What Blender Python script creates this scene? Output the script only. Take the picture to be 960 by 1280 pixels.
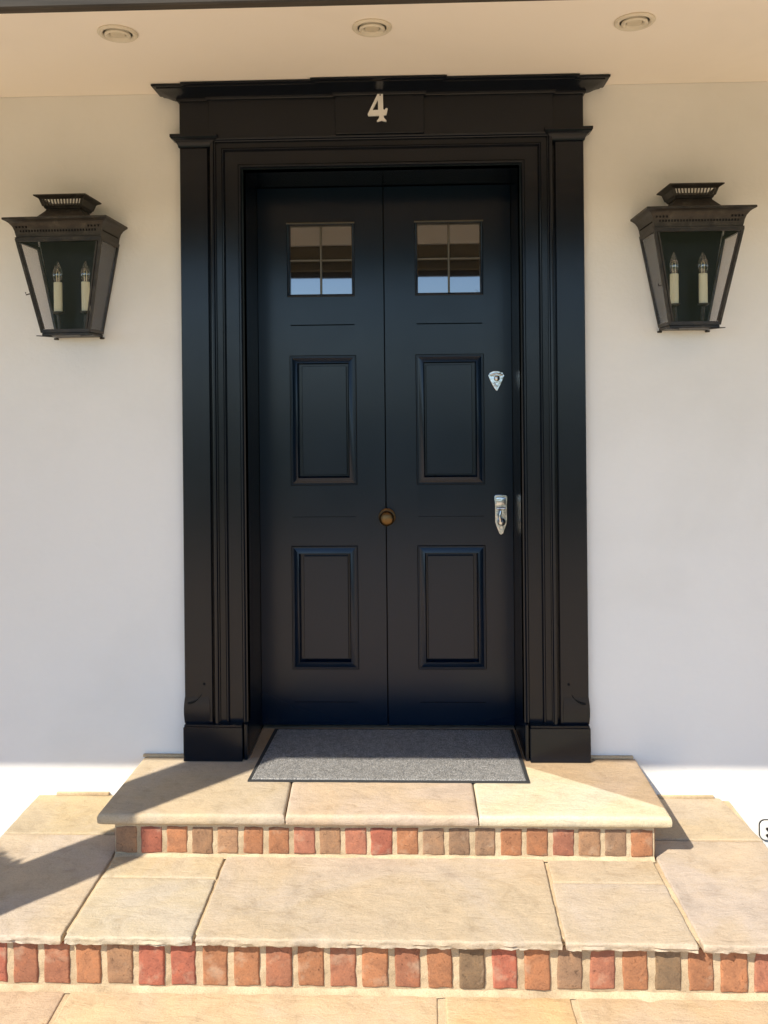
import bpy, bmesh, math, random
from mathutils import Vector, Matrix, noise
R = math.radians
for o in list(bpy.data.objects): bpy.data.objects.remove(o)
S = bpy.context.scene
col = S.collection
random.seed(4)

# ------------------------------------------------------------------ camera
cam = bpy.data.cameras.new('camera'); cam_o = bpy.data.objects.new('camera', cam); col.objects.link(cam_o)
cam.sensor_fit = 'VERTICAL'; cam.sensor_height = 36.0
cam.lens = 1050 / 1280 * 36.0
cam.shift_y = -(640 - 490) / 1280
cam.clip_start = 0.05; cam.clip_end = 2000
YAW, ROLL = R(1.8), R(0.55)
f = Vector((-math.sin(YAW), math.cos(YAW), 0)); r = Vector((math.cos(YAW), math.sin(YAW), 0)); u = Vector((0, 0, 1))
cr, sr = math.cos(ROLL), math.sin(ROLL)
right = r * cr - u * sr; up = r * sr + u * cr
M = Matrix((right, up, -f)).transposed().to_4x4(); M.translation = Vector((0, -3.4, 1.44))
cam_o.matrix_world = M
S.camera = cam_o
S.render.resolution_x, S.render.resolution_y = 768, 1024

# ------------------------------------------------------------------ light
SUN_EL, SUN_AZ = R(44.3), R(45)        # sun in front of the house, to the left
W = bpy.data.worlds.new('World'); S.world = W; W.use_nodes = True
wn = W.node_tree; bg = wn.nodes['Background']
sky = wn.nodes.new('ShaderNodeTexSky'); sky.sky_type = 'NISHITA'; sky.sun_disc = False
sky.sun_elevation = SUN_EL; sky.sun_rotation = R(225); sky.air_density = 0.9; sky.dust_density = 0.1; sky.ozone_density = 2.2; sky.altitude = 1200
wn.links.new(sky.outputs[0], bg.inputs[0]); bg.inputs[1].default_value = 0.14
sun = bpy.data.lights.new('sun', 'SUN'); sun.energy = 4.2; sun.angle = R(0.5); sun.color = (1.0, 0.925, 0.80)
sun_o = bpy.data.objects.new('sun', sun); col.objects.link(sun_o)
d = Vector((math.cos(SUN_EL) * math.sin(SUN_AZ), math.cos(SUN_EL) * math.cos(SUN_AZ), -math.sin(SUN_EL)))
sun_o.rotation_euler = d.to_track_quat('-Z', 'Y').to_euler(); sun_o.location = (-6, -6, 8)
S.view_settings.view_transform = 'Standard'; S.view_settings.look = 'None'
S.view_settings.exposure = 0.85; S.view_settings.gamma = 1.0
S.render.engine = 'CYCLES'
S.cycles.max_bounces = 10; S.cycles.diffuse_bounces = 6; S.cycles.transparent_max_bounces = 12

# ------------------------------------------------------------------ materials
def mat(name, base=(.5, .5, .5), rough=.5, metal=0., ior=1.45, coat=0.):
    m = bpy.data.materials.new(name); m.use_nodes = True
    b = m.node_tree.nodes['Principled BSDF']
    b.inputs['Base Color'].default_value = (*base, 1); b.inputs['Roughness'].default_value = rough
    b.inputs['Metallic'].default_value = metal; b.inputs['IOR'].default_value = ior
    b.inputs['Coat Weight'].default_value = coat; b.inputs['Coat Roughness'].default_value = .12
    return m, m.node_tree, b
def N(t, kind, **kw):
    n = t.nodes.new(kind)
    for k, v in kw.items():
        if k in n.inputs: n.inputs[k].default_value = v
        else: setattr(n, k, v)
    return n
def coords(t, offset=True, scale=(1, 1, 1), src='Object'):
    tc = N(t, 'ShaderNodeTexCoord'); mp = N(t, 'ShaderNodeMapping'); mp.inputs['Scale'].default_value = scale
    if offset:
        oi = N(t, 'ShaderNodeObjectInfo'); ml = N(t, 'ShaderNodeMath', operation='MULTIPLY'); ml.inputs[1].default_value = 37.0
        t.links.new(oi.outputs['Random'], ml.inputs[0])
        ad = N(t, 'ShaderNodeVectorMath', operation='ADD')
        t.links.new(tc.outputs[src], ad.inputs[0]); t.links.new(ml.outputs[0], ad.inputs[1]); t.links.new(ad.outputs[0], mp.inputs[0])
    else: t.links.new(tc.outputs[src], mp.inputs[0])
    return mp.outputs[0]
def tex_noise(t, v, scale, detail=4, rough=.55, dist=0.):
    n = N(t, 'ShaderNodeTexNoise'); n.inputs['Scale'].default_value = scale; n.inputs['Detail'].default_value = detail
    n.inputs['Roughness'].default_value = rough; n.inputs['Distortion'].default_value = dist
    t.links.new(v, n.inputs['Vector']); return n.outputs['Fac']
def ramp(t, fac, stops):
    n = N(t, 'ShaderNodeValToRGB'); e = n.color_ramp.elements
    while len(e) < len(stops): e.new(.5)
    for el, (p, c) in zip(e, stops):
        el.position = p; el.color = (*c, 1) if len(c) == 3 else c
    t.links.new(fac, n.inputs[0]); return n.outputs[0]
def mixc(t, a, b, fac=None, kind='MIX', val=1.):
    n = N(t, 'ShaderNodeMix', data_type='RGBA', blend_type=kind)
    if fac is None: n.inputs[0].default_value = val
    else: t.links.new(fac, n.inputs[0])
    for s, x in ((n.inputs[6], a), (n.inputs[7], b)):
        if isinstance(x, tuple): s.default_value = (*x, 1)
        else: t.links.new(x, s)
    return n.outputs[2]
def bump(t, b, h, strength=.3, dist=.01, prev=None):
    n = N(t, 'ShaderNodeBump'); n.inputs['Strength'].default_value = strength; n.inputs['Distance'].default_value = dist
    t.links.new(h, n.inputs['Height'])
    if prev is not None: t.links.new(prev, n.inputs['Normal'])
    t.links.new(n.outputs[0], b.inputs['Normal']); return n.outputs[0]
def gray(v): return (v, v, v)

def stone_material(name, bump_s=.5, split=False):
    m, t, b = mat(name, rough=.82)
    v = coords(t); oi = N(t, 'ShaderNodeObjectInfo')
    broad = tex_noise(t, v, 2.6, 5, .6, .6); mid = tex_noise(t, v, 13, 7, .68, .35); fine = tex_noise(t, v, 210, 4, .7); rip = tex_noise(t, coords(t, True, (1.2, 3.4, 2)), 9, 7, .7, .9)
    base = oi.outputs['Color']
    if split:      # a pale colour meets a browner one along a straight line
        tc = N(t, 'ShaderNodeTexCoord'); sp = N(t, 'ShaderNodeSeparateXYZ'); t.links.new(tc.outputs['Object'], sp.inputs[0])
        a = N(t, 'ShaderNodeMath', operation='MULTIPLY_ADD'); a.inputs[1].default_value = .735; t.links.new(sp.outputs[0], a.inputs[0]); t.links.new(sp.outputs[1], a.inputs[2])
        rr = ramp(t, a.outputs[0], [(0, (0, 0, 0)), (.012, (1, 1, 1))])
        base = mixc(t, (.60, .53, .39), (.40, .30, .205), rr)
    c = mixc(t, base, ramp(t, broad, [(.28, (.84, .84, .86)), (.42, (1.0, 1.0, 1.0)), (.55, (1.0, .97, .88)), (.72, (1.10, 1.03, .88))]), None, 'MULTIPLY', 1.)
    c = mixc(t, c, ramp(t, mid, [(.3, (.78, .75, .72)), (.44, (.97, .97, .97)), (.64, (1.08, 1.07, 1.06))]), None, 'MULTIPLY', .8)
    c = mixc(t, c, ramp(t, fine, [(.28, (.62, .60, .57)), (.48, (1, 1, 1)), (.7, (1.12, 1.12, 1.12))]), None, 'MULTIPLY', .6)
    pits = ramp(t, tex_noise(t, v, 55, 5, .75, .6), [(.27, (.50, .44, .38)), (.36, (1, 1, 1))]); c = mixc(t, c, pits, None, 'MULTIPLY', .7)
    c = mixc(t, c, ramp(t, rip, [(.36, (.86, .83, .80)), (.46, (1, 1, 1))]), None, 'MULTIPLY', .55)
    t.links.new(c, b.inputs['Base Color'])
    p = bump(t, b, mid, bump_s, .009); p = bump(t, b, fine, bump_s * .6, .0018, p)
    bump(t, b, rip, bump_s * 1.1, .008, p)
    return m
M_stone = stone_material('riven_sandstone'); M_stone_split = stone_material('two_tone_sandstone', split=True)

def brick_material():
    m, t, b = mat('handmade_brick', rough=.9); v = coords(t); oi = N(t, 'ShaderNodeObjectInfo')
    n1 = tex_noise(t, v, 22, 5, .6, .8); n2 = tex_noise(t, v, 190, 3, .6)
    c = mixc(t, oi.outputs['Color'], ramp(t, n1, [(.28, (.72, .70, .72)), (.5, (1, 1, 1)), (.72, (1.22, 1.14, 1.05))]), None, 'MULTIPLY', 1.)
    c = mixc(t, c, ramp(t, n2, [(.3, (.72, .7, .7)), (.5, (1, 1, 1)), (.72, (1.18, 1.15, 1.1))]), None, 'MULTIPLY', .6)
    pit = ramp(t, tex_noise(t, v, 75, 4, .7, 1.), [(.32, (.35, .32, .30)), (.42, (1, 1, 1))]); c = mixc(t, c, pit, None, 'MULTIPLY', .8)
    dust = ramp(t, tex_noise(t, v, 13, 4, .6), [(.56, (0, 0, 0)), (.74, (.55, .55, .55))])
    c = mixc(t, c, (.46, .34, .23), dust)
    t.links.new(c, b.inputs['Base Color']); p = bump(t, b, n1, .6, .004); bump(t, b, n2, .6, .0015, p); return m
M_brick = brick_material()
def mortar_material():
    m, t, b = mat('sand_mortar', rough=.95); v = coords(t)
    n1 = tex_noise(t, v, 9, 5, .6); n2 = tex_noise(t, v, 260, 3, .65)
    c = ramp(t, n1, [(.3, (.36, .265, .16)), (.5, (.50, .38, .235)), (.7, (.57, .45, .29))])
    c = mixc(t, c, ramp(t, n2, [(.3, (.7, .68, .66)), (.5, (1, 1, 1)), (.7, (1.12, 1.12, 1.1))]), None, 'MULTIPLY', .7)
    t.links.new(c, b.inputs['Base Color']); p = bump(t, b, n2, .7, .002); bump(t, b, tex_noise(t, v, 45, 4), .5, .005, p); return m
M_mortar = mortar_material()
def plaster_material(name, c0, rough=.7, amp=.35):
    m, t, b = mat(name, rough=rough); v = coords(t, False)
    n1 = tex_noise(t, v, 1.3, 4, .55, .4); n2 = tex_noise(t, v, 55, 4, .6); n3 = tex_noise(t, v, 5, 3)
    c = mixc(t, c0, ramp(t, n1, [(.32, (.945, .945, .94)), (.5, gray(1)), (.68, (1.02, 1.02, 1.02))]), None, 'MULTIPLY', 1.)
    dirt = ramp(t, tex_noise(t, v, 26, 6, .7, .5), [(.70, gray(1)), (.80, (.86, .84, .80))])
    c = mixc(t, c, dirt, None, 'MULTIPLY', .7)
    t.links.new(c, b.inputs['Base Color']); p = bump(t, b, n3, amp * .5, .012); bump(t, b, n2, amp, .0022, p); return m
M_wall = plaster_material('white_render', (.81, .795, .755), .7, .6); M_soffit = plaster_material('soffit_paint', (.90, .835, .75), .75, .15)
def paint_material(name, base, rough, bumps=.018):
    m, t, b = mat(name, base, rough, ior=1.42); v = coords(t)
    g = coords(t, True, (60, 60, 3)); n = tex_noise(t, g, 3, 4, .6)
    n2 = tex_noise(t, v, 7, 4, .6)
    mr = N(t, 'ShaderNodeMapRange'); mr.inputs[3].default_value = rough * .85; mr.inputs[4].default_value = rough * 1.25
    t.links.new(n2, mr.inputs[0]); t.links.new(mr.outputs[0], b.inputs['Roughness'])
    bump(t, b, n, bumps, .0008); return m
M_door = paint_material('navy_black_door_paint', (.0022, .0088, .0205), .21)
M_frame = paint_material('black_frame_paint', (.0020, .0042, .0088), .23)
M_gap = mat('deep_gap', (.002, .002, .002), .9)[0]
M_pane = mat('reflective_window_glass', (.012, .012, .013), .025, 0, 2.9)[0]
M_lead = mat('bronze_glazing_bar', (.16, .14, .11), .38, .8)[0]
M_chrome, _t, _b = mat('polished_silver', (.62, .64, .66), .2, 1.)
_v = coords(_t); bump(_t, _b, tex_noise(_t, _v, 70, 2), .5, .002)
M_brass, _t, _b = mat('aged_brass', (.17, .10, .04), .4, 1.)
_v = coords(_t); bump(_t, _b, tex_noise(_t, _v, 60, 3), .5, .003)
M_num, _t, _b = mat('brushed_nickel_numeral', (.86, .85, .82), .35, .25)
bump(_t, _b, tex_noise(_t, coords(_t), 150, 3), .4, .001)
def bronze_material():
    m, t, b = mat('weathered_bronze', (.05, .04, .032), .42, .55); v = coords(t)
    n = tex_noise(t, v, 24, 5, .65, .6)
    t.links.new(ramp(t, n, [(.3, (.026, .023, .021)), (.55, (.054, .047, .040)), (.75, (.10, .090, .074))]), b.inputs['Base Color'])
    t.links.new(ramp(t, n, [(.3, gray(.35)), (.7, gray(.6))]), b.inputs['Roughness']); bump(t, b, n, .25, .002); return m
M_bronze = bronze_material()
M_back = mat('dark_lantern_backplate', (.010, .0075, .007), .3, .0, 1.2)[0]
M_candle = mat('cream_candle_tube', (.66, .66, .47), .5)[0]
def thin_glass(name, tint, refl_ior):
    m = bpy.data.materials.new(name); m.use_nodes = True; t = m.node_tree; t.nodes.clear()
    o = N(t, 'ShaderNodeOutputMaterial'); mx = N(t, 'ShaderNodeMixShader'); tr = N(t, 'ShaderNodeBsdfTransparent'); gl = N(t, 'ShaderNodeBsdfGlossy')
    tr.inputs[0].default_value = (*tint, 1); gl.inputs[1].default_value = .03
    lw = N(t, 'ShaderNodeLayerWeight'); lw.inputs[0].default_value = .5
    pw = N(t, 'ShaderNodeMath', operation='POWER'); pw.inputs[1].default_value = 5; fr = N(t, 'ShaderNodeMath', operation='MULTIPLY_ADD'); fr.inputs[1].default_value = .95; fr.inputs[2].default_value = refl_ior
    t.links.new(lw.outputs['Facing'], pw.inputs[0]); t.links.new(pw.outputs[0], fr.inputs[0]); t.links.new(fr.outputs[0], mx.inputs[0]); t.links.new(tr.outputs[0], mx.inputs[1]); t.links.new(gl.outputs[0], mx.inputs[2]); t.links.new(mx.outputs[0], o.inputs[0]); return m
M_glass = thin_glass('clear_lantern_glass', (.985, .975, .98), .03); M_bulb = thin_glass('clear_bulb_glass', (.88, .90, .88), .13)
M_filament = mat('bulb_filament', (.75, .6, .35), .3, .8)[0]
M_trim = mat('cream_downlight_trim', (.70, .64, .52), .5)[0]; M_lens = mat('downlight_lens', (.62, .55, .42), .35)[0]
def mat_material():
    m, t, b = mat('flecked_mat_pile', rough=.95); v = coords(t, False)
    n = tex_noise(t, v, 340, 2, .7); n2 = tex_noise(t, v, 60, 3, .6)
    c = ramp(t, n, [(.36, (.08, .08, .085)), (.47, (.20, .197, .19)), (.56, (.35, .34, .32)), (.66, (.52, .50, .46))])
    c = mixc(t, c, ramp(t, n2, [(.35, gray(.72)), (.6, gray(1.1))]), None, 'MULTIPLY', .8)
    t.links.new(c, b.inputs['Base Color']); bump(t, b, n, 1., .004); return m
M_pile = mat_material(); M_rubber = mat('dark_rubber_border', (.035, .036, .036), .7)[0]
M_white = mat('white_plastic', (.78, .78, .75), .4)[0]; M_black = mat('black_plastic', (.01, .01, .01), .5)[0]
M_beam = mat('olive_brown_timber', (.13, .105, .06), .6)[0]
M_wood, _t, _b = mat('dark_brown_stained_wood', (.085, .058, .034), .85)
_n = tex_noise(_t, coords(_t, True, (2, 30, 30)), 3, 5); _t.links.new(ramp(_t, _n, [(.3, (.030, .025, .018)), (.7, (.062, .050, .036))]), _b.inputs['Base Color'])
M_tile = mat('dark_roof_covering', (.09, .07, .06), .8)[0]
M_leaf = mat('green_leaf', (.05, .09, .03), .5)[0]; M_bark = mat('brown_bark', (.12, .09, .06), .9)[0]; M_pot = mat('terracotta_pot', (.35, .15, .08), .8)[0]
def lawn_material():
    m, t, b = mat('lawn', rough=.9); v = coords(t, False)
    t.links.new(ramp(t, tex_noise(t, v, 3, 6), [(.3, (.05, .08, .025)), (.7, (.09, .12, .04))]), b.inputs['Base Color']); bump(t, b, tex_noise(t, v, 60, 4), .8, .03); return m
M_lawn = lawn_material()

# ------------------------------------------------------------------ helpers
def link(name, me, parent=None, color=None, loc=None):
    o = bpy.data.objects.new(name, me); col.objects.link(o)
    if parent: o.parent = parent
    if color: o.color = (*color, 1)
    if loc: o.location = loc
    return o
def thing(name, label, cat, group=None, loc=(0, 0, 0)):
    o = bpy.data.objects.new(name, None); o.empty_display_size = .1; col.objects.link(o); o.location = loc
    return tag(o, label, cat, group)
def tag(o, label, cat, group=None):
    o['label'] = label; o['category'] = cat
    if group: o['group'] = group
    return o
def structure(o): o['kind'] = 'structure'; return o
def smooth(me, ang=35):
    me.polygons.foreach_set('use_smooth', [True] * len(me.polygons))
    bm = bmesh.new(); bm.from_mesh(me)
    for e in bm.edges:
        if len(e.link_faces) == 2 and e.calc_face_angle(0) > R(ang): e.smooth = False
        elif len(e.link_faces) != 2: e.smooth = False
    bm.to_mesh(me); bm.free()
def tomesh(name, verts, faces, m, ang=35, fix=True):
    me = bpy.data.meshes.new(name); me.from_pydata([tuple(v) for v in verts], [], faces); me.materials.append(m)
    if fix:
        bm = bmesh.new(); bm.from_mesh(me); bmesh.ops.remove_doubles(bm, verts=bm.verts, dist=1e-5)
        bmesh.ops.recalc_face_normals(bm, faces=bm.faces); bm.to_mesh(me); bm.free()
    smooth(me, ang); return me
class MB:
    def __init__(s): s.bm = bmesh.new()
    def box(s, x0, x1, y0, y1, z0, z1, bev=0.0015, seg=1):
        b = bmesh.new(); bmesh.ops.create_cube(b, size=1)
        for v in b.verts: v.co = Vector(((x0 + x1) / 2 + v.co.x * (x1 - x0), (y0 + y1) / 2 + v.co.y * (y1 - y0), (z0 + z1) / 2 + v.co.z * (z1 - z0)))
        if bev: bmesh.ops.bevel(b, geom=b.edges[:], offset=bev, segments=seg, affect='EDGES', profile=.7)
        s.add(b); return s
    def add(s, b):
        me = bpy.data.meshes.new('tmp'); b.to_mesh(me); b.free(); s.bm.from_mesh(me); bpy.data.meshes.remove(me)
    def hexa(s, bot, top):
        b = bmesh.new(); v = [b.verts.new(p) for p in list(bot) + list(top)]
        n = len(bot)
        b.faces.new(v[:n][::-1]); b.faces.new(v[n:])
        for i in range(n): b.faces.new((v[i], v[(i + 1) % n], v[n + (i + 1) % n], v[n + i]))
        bmesh.ops.recalc_face_normals(b, faces=b.faces); s.add(b); return s
    def tube(s, pts, rad, seg=10):
        pts = [Vector(p) for p in pts]; b = bmesh.new(); rings = []
        for i, p in enumerate(pts):
            t = (pts[min(i + 1, len(pts) - 1)] - pts[max(i - 1, 0)]).normalized()
            a = t.orthogonal().normalized(); c = t.cross(a)
            if rings and False: pass
            rr = rad[i] if isinstance(rad, (list, tuple)) else rad
            rings.append([b.verts.new(p + (a * math.cos(k * 2 * math.pi / seg) + c * math.sin(k * 2 * math.pi / seg)) * rr) for k in range(seg)])
        for i in range(len(rings) - 1):
            for k in range(seg): b.faces.new((rings[i][k], rings[i][(k + 1) % seg], rings[i + 1][(k + 1) % seg], rings[i + 1][k]))
        b.faces.new(rings[0][::-1]); b.faces.new(rings[-1]); s.add(b); return s
    def lathe(s, prof, c, axis='z', seg=32):       # prof: (radius, height)
        b = bmesh.new(); rings = []
        for rad, h in prof:
            ring = []
            for k in range(seg):
                a = k * 2 * math.pi / seg; x, y = math.cos(a) * rad, math.sin(a) * rad
                p = (x, y, h) if axis == 'z' else (x, -h, y)
                ring.append(b.verts.new(Vector(c) + Vector(p)))
            rings.append(ring)
        for i in range(len(rings) - 1):
            for k in range(seg): b.faces.new((rings[i][k], rings[i][(k + 1) % seg], rings[i + 1][(k + 1) % seg], rings[i + 1][k]))
        b.faces.new(rings[0][::-1]); b.faces.new(rings[-1])
        bmesh.ops.recalc_face_normals(b, faces=b.faces); s.add(b); return s
    def build(s, name, m, parent=None, ang=14, **kw):
        me = bpy.data.meshes.new(name); bmesh.ops.recalc_face_normals(s.bm, faces=s.bm.faces); s.bm.to_mesh(me); s.bm.free(); me.materials.append(m); smooth(me, ang)
        return link(name, me, parent, **kw)
def plan_sweep(pts, prof, ywall=None):
    """sweep profile (out, z) along a plan polyline; returns verts, faces; roofed back to ywall"""
    P = [Vector(p) for p in pts]; n = len(P); offs = []
    nr = []
    for i in range(n - 1):
        dd = (P[i + 1] - P[i]).normalized(); nr.append(Vector((dd.y, -dd.x)))
    for i in range(n):
        if i == 0: offs.append(nr[0])
        elif i == n - 1: offs.append(nr[-1])
        else: offs.append((nr[i - 1] + nr[i]) / (1 + nr[i - 1].dot(nr[i])))
    V, F = [], []
    for o_, z in prof:
        for i in range(n): V.append((P[i].x + offs[i].x * o_, P[i].y + offs[i].y * o_, z))
    for j in range(len(prof) - 1):
        for i in range(n - 1): F.append((j * n + i, j * n + i + 1, (j + 1) * n + i + 1, (j + 1) * n + i))
    if ywall is not None:
        for row in (0, len(prof) - 1):
            base = len(V)
            for i in range(n):
                q = V[row * n + i]; V.append((q[0], ywall, q[2]))
            for i in range(1, n - 2): F.append((row * n + i, row * n + i + 1, base + i + 1, base + i))
    return V, F
def frame_sweep(x0, x1, z0, z1, prof, closed=True):
    """mitred rectangular moulding; prof: (inset from the outer rectangle, y)"""
    V, F = [], []
    for ins, y in prof:
        if closed: V += [(x0 + ins, y, z0 + ins), (x1 - ins, y, z0 + ins), (x1 - ins, y, z1 - ins), (x0 + ins, y, z1 - ins)]
        else: V += [(x0 + ins, y, z0), (x0 + ins, y, z1 - ins), (x1 - ins, y, z1 - ins), (x1 - ins, y, z0)]
    for j in range(len(prof) - 1):
        for i in range(4 if closed else 3): F.append((j * 4 + i, j * 4 + (i + 1) % 4, (j + 1) * 4 + (i + 1) % 4, (j + 1) * 4 + i))
    return V, F
def slab_mesh(name, quad, thick, m, rnd=.006, step=.02, relief=.0012, ragged=(0, 0, 0, 0), seed=0, back_rnd=.004, zfun=None):
    """irregular stone or brick: quad is 4 xy corners (front-left, front-right, back-right, back-left); ragged per edge: front,right,back,left"""
    q = [Vector(p) for p in quad]
    w = max((q[1] - q[0]).length, (q[2] - q[3]).length); h = max((q[3] - q[0]).length, (q[2] - q[1]).length)
    def axis(L):
        a = [0, rnd * .08, rnd * .3, rnd * .62, rnd]
        k = max(2, int((L - 2 * rnd) / step)); mid = [rnd + (L - 2 * rnd) * i / k for i in range(1, k)]
        return a + mid + [L - t for t in a[::-1]]
    xs, ys = axis(w), axis(h); nx, ny = len(xs), len(ys)
    def nz(p, s, k): return noise.fractal(Vector((p[0] * s + seed * 7.3, p[1] * s, k + seed * 1.7)), 1.0, 2.0, 3)
    V, F = [], []
    per = []
    def rag(p, k):
        return nz(p, 22, k) * .65 + nz(p, 65, k + 5) * .35
    for j, yy in enumerate(ys):
        for i, xx in enumerate(xs):
            a, b = xx / w, yy / h
            p = q[0] * (1 - a) * (1 - b) + q[1] * a * (1 - b) + q[2] * a * b + q[3] * (1 - a) * b
            dd = min(xx, w - xx, yy, h - yy)
            dx, dy = min(xx, w - xx), min(yy, h - yy)
            def drop(t): return rnd - math.sqrt(max(0, rnd * rnd - (rnd - min(t, rnd)) ** 2))
            z = -max(drop(dx), drop(dy)) - (.35 * min(drop(dx), drop(dy)))
            z += nz(p, 9, 1) * relief * min(1, dd / .03 + .3) + nz(p, 40, 2) * relief * .4
            # ragged edge: push the rim
            for e, (t, ax, sg) in enumerate(((yy, 1, -1), (w - xx, 0, 1), (h - yy, 1, 1), (xx, 0, -1))):
                if ragged[e] and t < .03:
                    amt = rag(p, e * 3) * ragged[e] * (1 - t / .03)
                    p = p.copy(); p[ax] += sg * amt; z += -abs(amt) * .35 * (1 if t < rnd * 2 else .4)
            V.append((p.x, p.y, z))
    for j in range(ny - 1):
        for i in range(nx - 1):
            k = j * nx + i; F.append((k, k + 1, k + nx + 1, k + nx))
    rim = [i for i in range(nx)] + [j * nx + nx - 1 for j in range(1, ny)] + [(ny - 1) * nx + i for i in range(nx - 2, -1, -1)] + [j * nx for j in range(ny - 2, 0, -1)]
    c = (q[0] + q[1] + q[2] + q[3]) / 4; prev = rim
    for kk, (z, ins, amp) in enumerate(((-thick * .45, 0, 1), (-thick * .72, 0.001, .8), (-thick + back_rnd * .6, back_rnd * .35, .5), (-thick, back_rnd * 1.3, .3))):
        cur = []
        for k in rim:
            x, y, _ = V[k]; dv = Vector((c.x - x, c.y - y)); sx = math.copysign(1, dv.x) if abs(dv.x) > w / 2 - .04 else 0; sy = math.copysign(1, dv.y) if abs(dv.y) > h / 2 - .04 else 0
            rg = 0
            if sy > 0 and ragged[0]: rg = rag((x, y + kk * .3), 20 + kk) * ragged[0] * 1.2
            V.append((x + sx * ins, y + sy * ins + rg, min(z, V[k][2] - .001))); cur.append(len(V) - 1)
        for i in range(len(rim)): F.append((prev[i], cur[i], cur[(i + 1) % len(rim)], prev[(i + 1) % len(rim)]))
        prev = cur
    F.append(tuple(prev[::-1]))
    me = bpy.data.meshes.new(name); me.from_pydata(V, [], F); me.materials.append(m)
    bm = bmesh.new(); bm.from_mesh(me); bmesh.ops.recalc_face_normals(bm, faces=bm.faces); bm.to_mesh(me); bm.free()
    smooth(me, 50); return me
def slab(name, quad, ztop, thick, m, parent, color, **kw):
    cx = sum(p[0] for p in quad) / 4; cy = sum(p[1] for p in quad) / 4
    me = slab_mesh(name, [(p[0] - cx, p[1] - cy) for p in quad], thick, m, **kw)
    return link(name, me, parent, color, (cx, cy, ztop))
def children(o): return [c for c in bpy.data.objects if c.parent == o]
def copy_tree(o, parent=None):
    kids = children(o); c = o.copy(); col.objects.link(c); c.parent = parent
    for ch in kids: copy_tree(ch, c)
    return c
def outline(name, polys, depth, m, parent, ang=40, bev=.0015):
    """flat outline (x, z) extruded towards the viewer; first poly is the outside, others are holes"""
    cu = bpy.data.curves.new(name, 'CURVE'); cu.dimensions = '2D'; cu.fill_mode = 'BOTH'; cu.extrude = depth / 2 - bev; cu.bevel_depth = bev; cu.bevel_resolution = 1; cu.offset = -bev * .7
    for pl in polys:
        sp = cu.splines.new('POLY'); sp.points.add(len(pl) - 1); sp.use_cyclic_u = True
        for pt, (x, z) in zip(sp.points, pl): pt.co = (x, z, 0, 1)
    t = bpy.data.objects.new('tmp', cu); col.objects.link(t); dg = bpy.context.evaluated_depsgraph_get()
    me = bpy.data.meshes.new_from_object(t.evaluated_get(dg)); bpy.data.objects.remove(t)
    me.transform(Matrix.Rotation(R(90), 4, 'X')); me.materials.clear(); me.materials.append(m); smooth(me, ang); me.name = name
    return link(name, me, parent)

WALL = -.085; CX = -.1095; HO = .5435; TOP = 2.324; DOOR = .2; TREAD = -.155; GROUND = -.325; SOFF = 2.634

# ------------------------------------------------------------------ ground and patio
g = MB(); b = bmesh.new(); bmesh.ops.create_grid(b, x_segments=2, y_segments=2, size=600); g.add(b)
o = structure(g.build('lawn', M_lawn)); o.location = (0, -300, GROUND - .06)
patio = structure(MB().box(-7, 7, -7.0, -.2, GROUND - .15, GROUND - .005, 0).build('patio', M_mortar))
rnd = random.Random(7)
STC = [(.49, .375, .25), (.52, .405, .275), (.50, .37, .245), (.46, .355, .25)]
def patio_slab(x0, x1, y0, y1, c, i, j=0.004):
    slab('paving_slab', [(x0 + j, y0 + j), (x1 - j, y0 + j), (x1 - j, y1 - j), (x0 + j, y1 - j)], GROUND, .04, M_stone, patio, c, seed=i, rnd=.006, ragged=(.004, .004, .004, .004), step=.035)
edges = [-1.62, -1.03, .075, .455, 1.02, 1.75]
for i in range(5): patio_slab(edges[i] + (.004 if i != 2 else .006), edges[i + 1] - (.003 if i != 1 else .009), -1.56, -.938, [STC[2], STC[1], (.53, .385, .225), STC[0], STC[1]][i], 40 + i)
bmx = MB()
yy = -2.15; 
for rrow in range(8):
    x = -6.9 + rnd.uniform(0, .3)
    while x < 6.6:
        w = rnd.choice([.6, .9, .45]); x1 = min(x + w, 6.95); y1 = -1.565 - rrow * .62; bmx.box(x + .004, x1 - .004, y1 - .612, y1, GROUND - .03, GROUND + rnd.uniform(-.001, .001), .004); x = x1
for sx in (-1, 1):
    for k in range(8):
        for j in range(2):
            x0 = (1.76 + k * .62) * sx if sx > 0 else -1.63 - k * .62 - .61
            bmx.box(x0, x0 + .61, -1.555 + j * .62, -.945 + j * .62, GROUND - .03, GROUND, .004)
far = bmx.build('paving_slab', M_stone, patio, color=(.62, .48, .34)); far['kind'] = 'stuff'

# ------------------------------------------------------------------ house wall
wall = MB()
wall.box(-5.5, CX - HO - .035, WALL, .3, -.6, SOFF, 0); wall.box(CX + HO + .035, 5.5, WALL, .3, -.6, SOFF, 0)
wall.box(CX - HO - .035, CX + HO + .035, WALL, .3, TOP + .035, SOFF, 0)
wall.box(CX - HO - .035, CX + HO + .035, WALL + .002, .3, -.6, -.05, 0)
wall.box(-5.5, 5.5, WALL, .3, SOFF + .002, 3.4, 0)
wall = wall.build('house_wall', M_wall); tag(wall, 'smooth white rendered house wall around the black doorway, sunlit only along its foot', 'wall')
MB().box(-2, 2, .302, 2.2, -.1, 2.6, 0).build('dark_interior', M_gap, wall)

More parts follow.
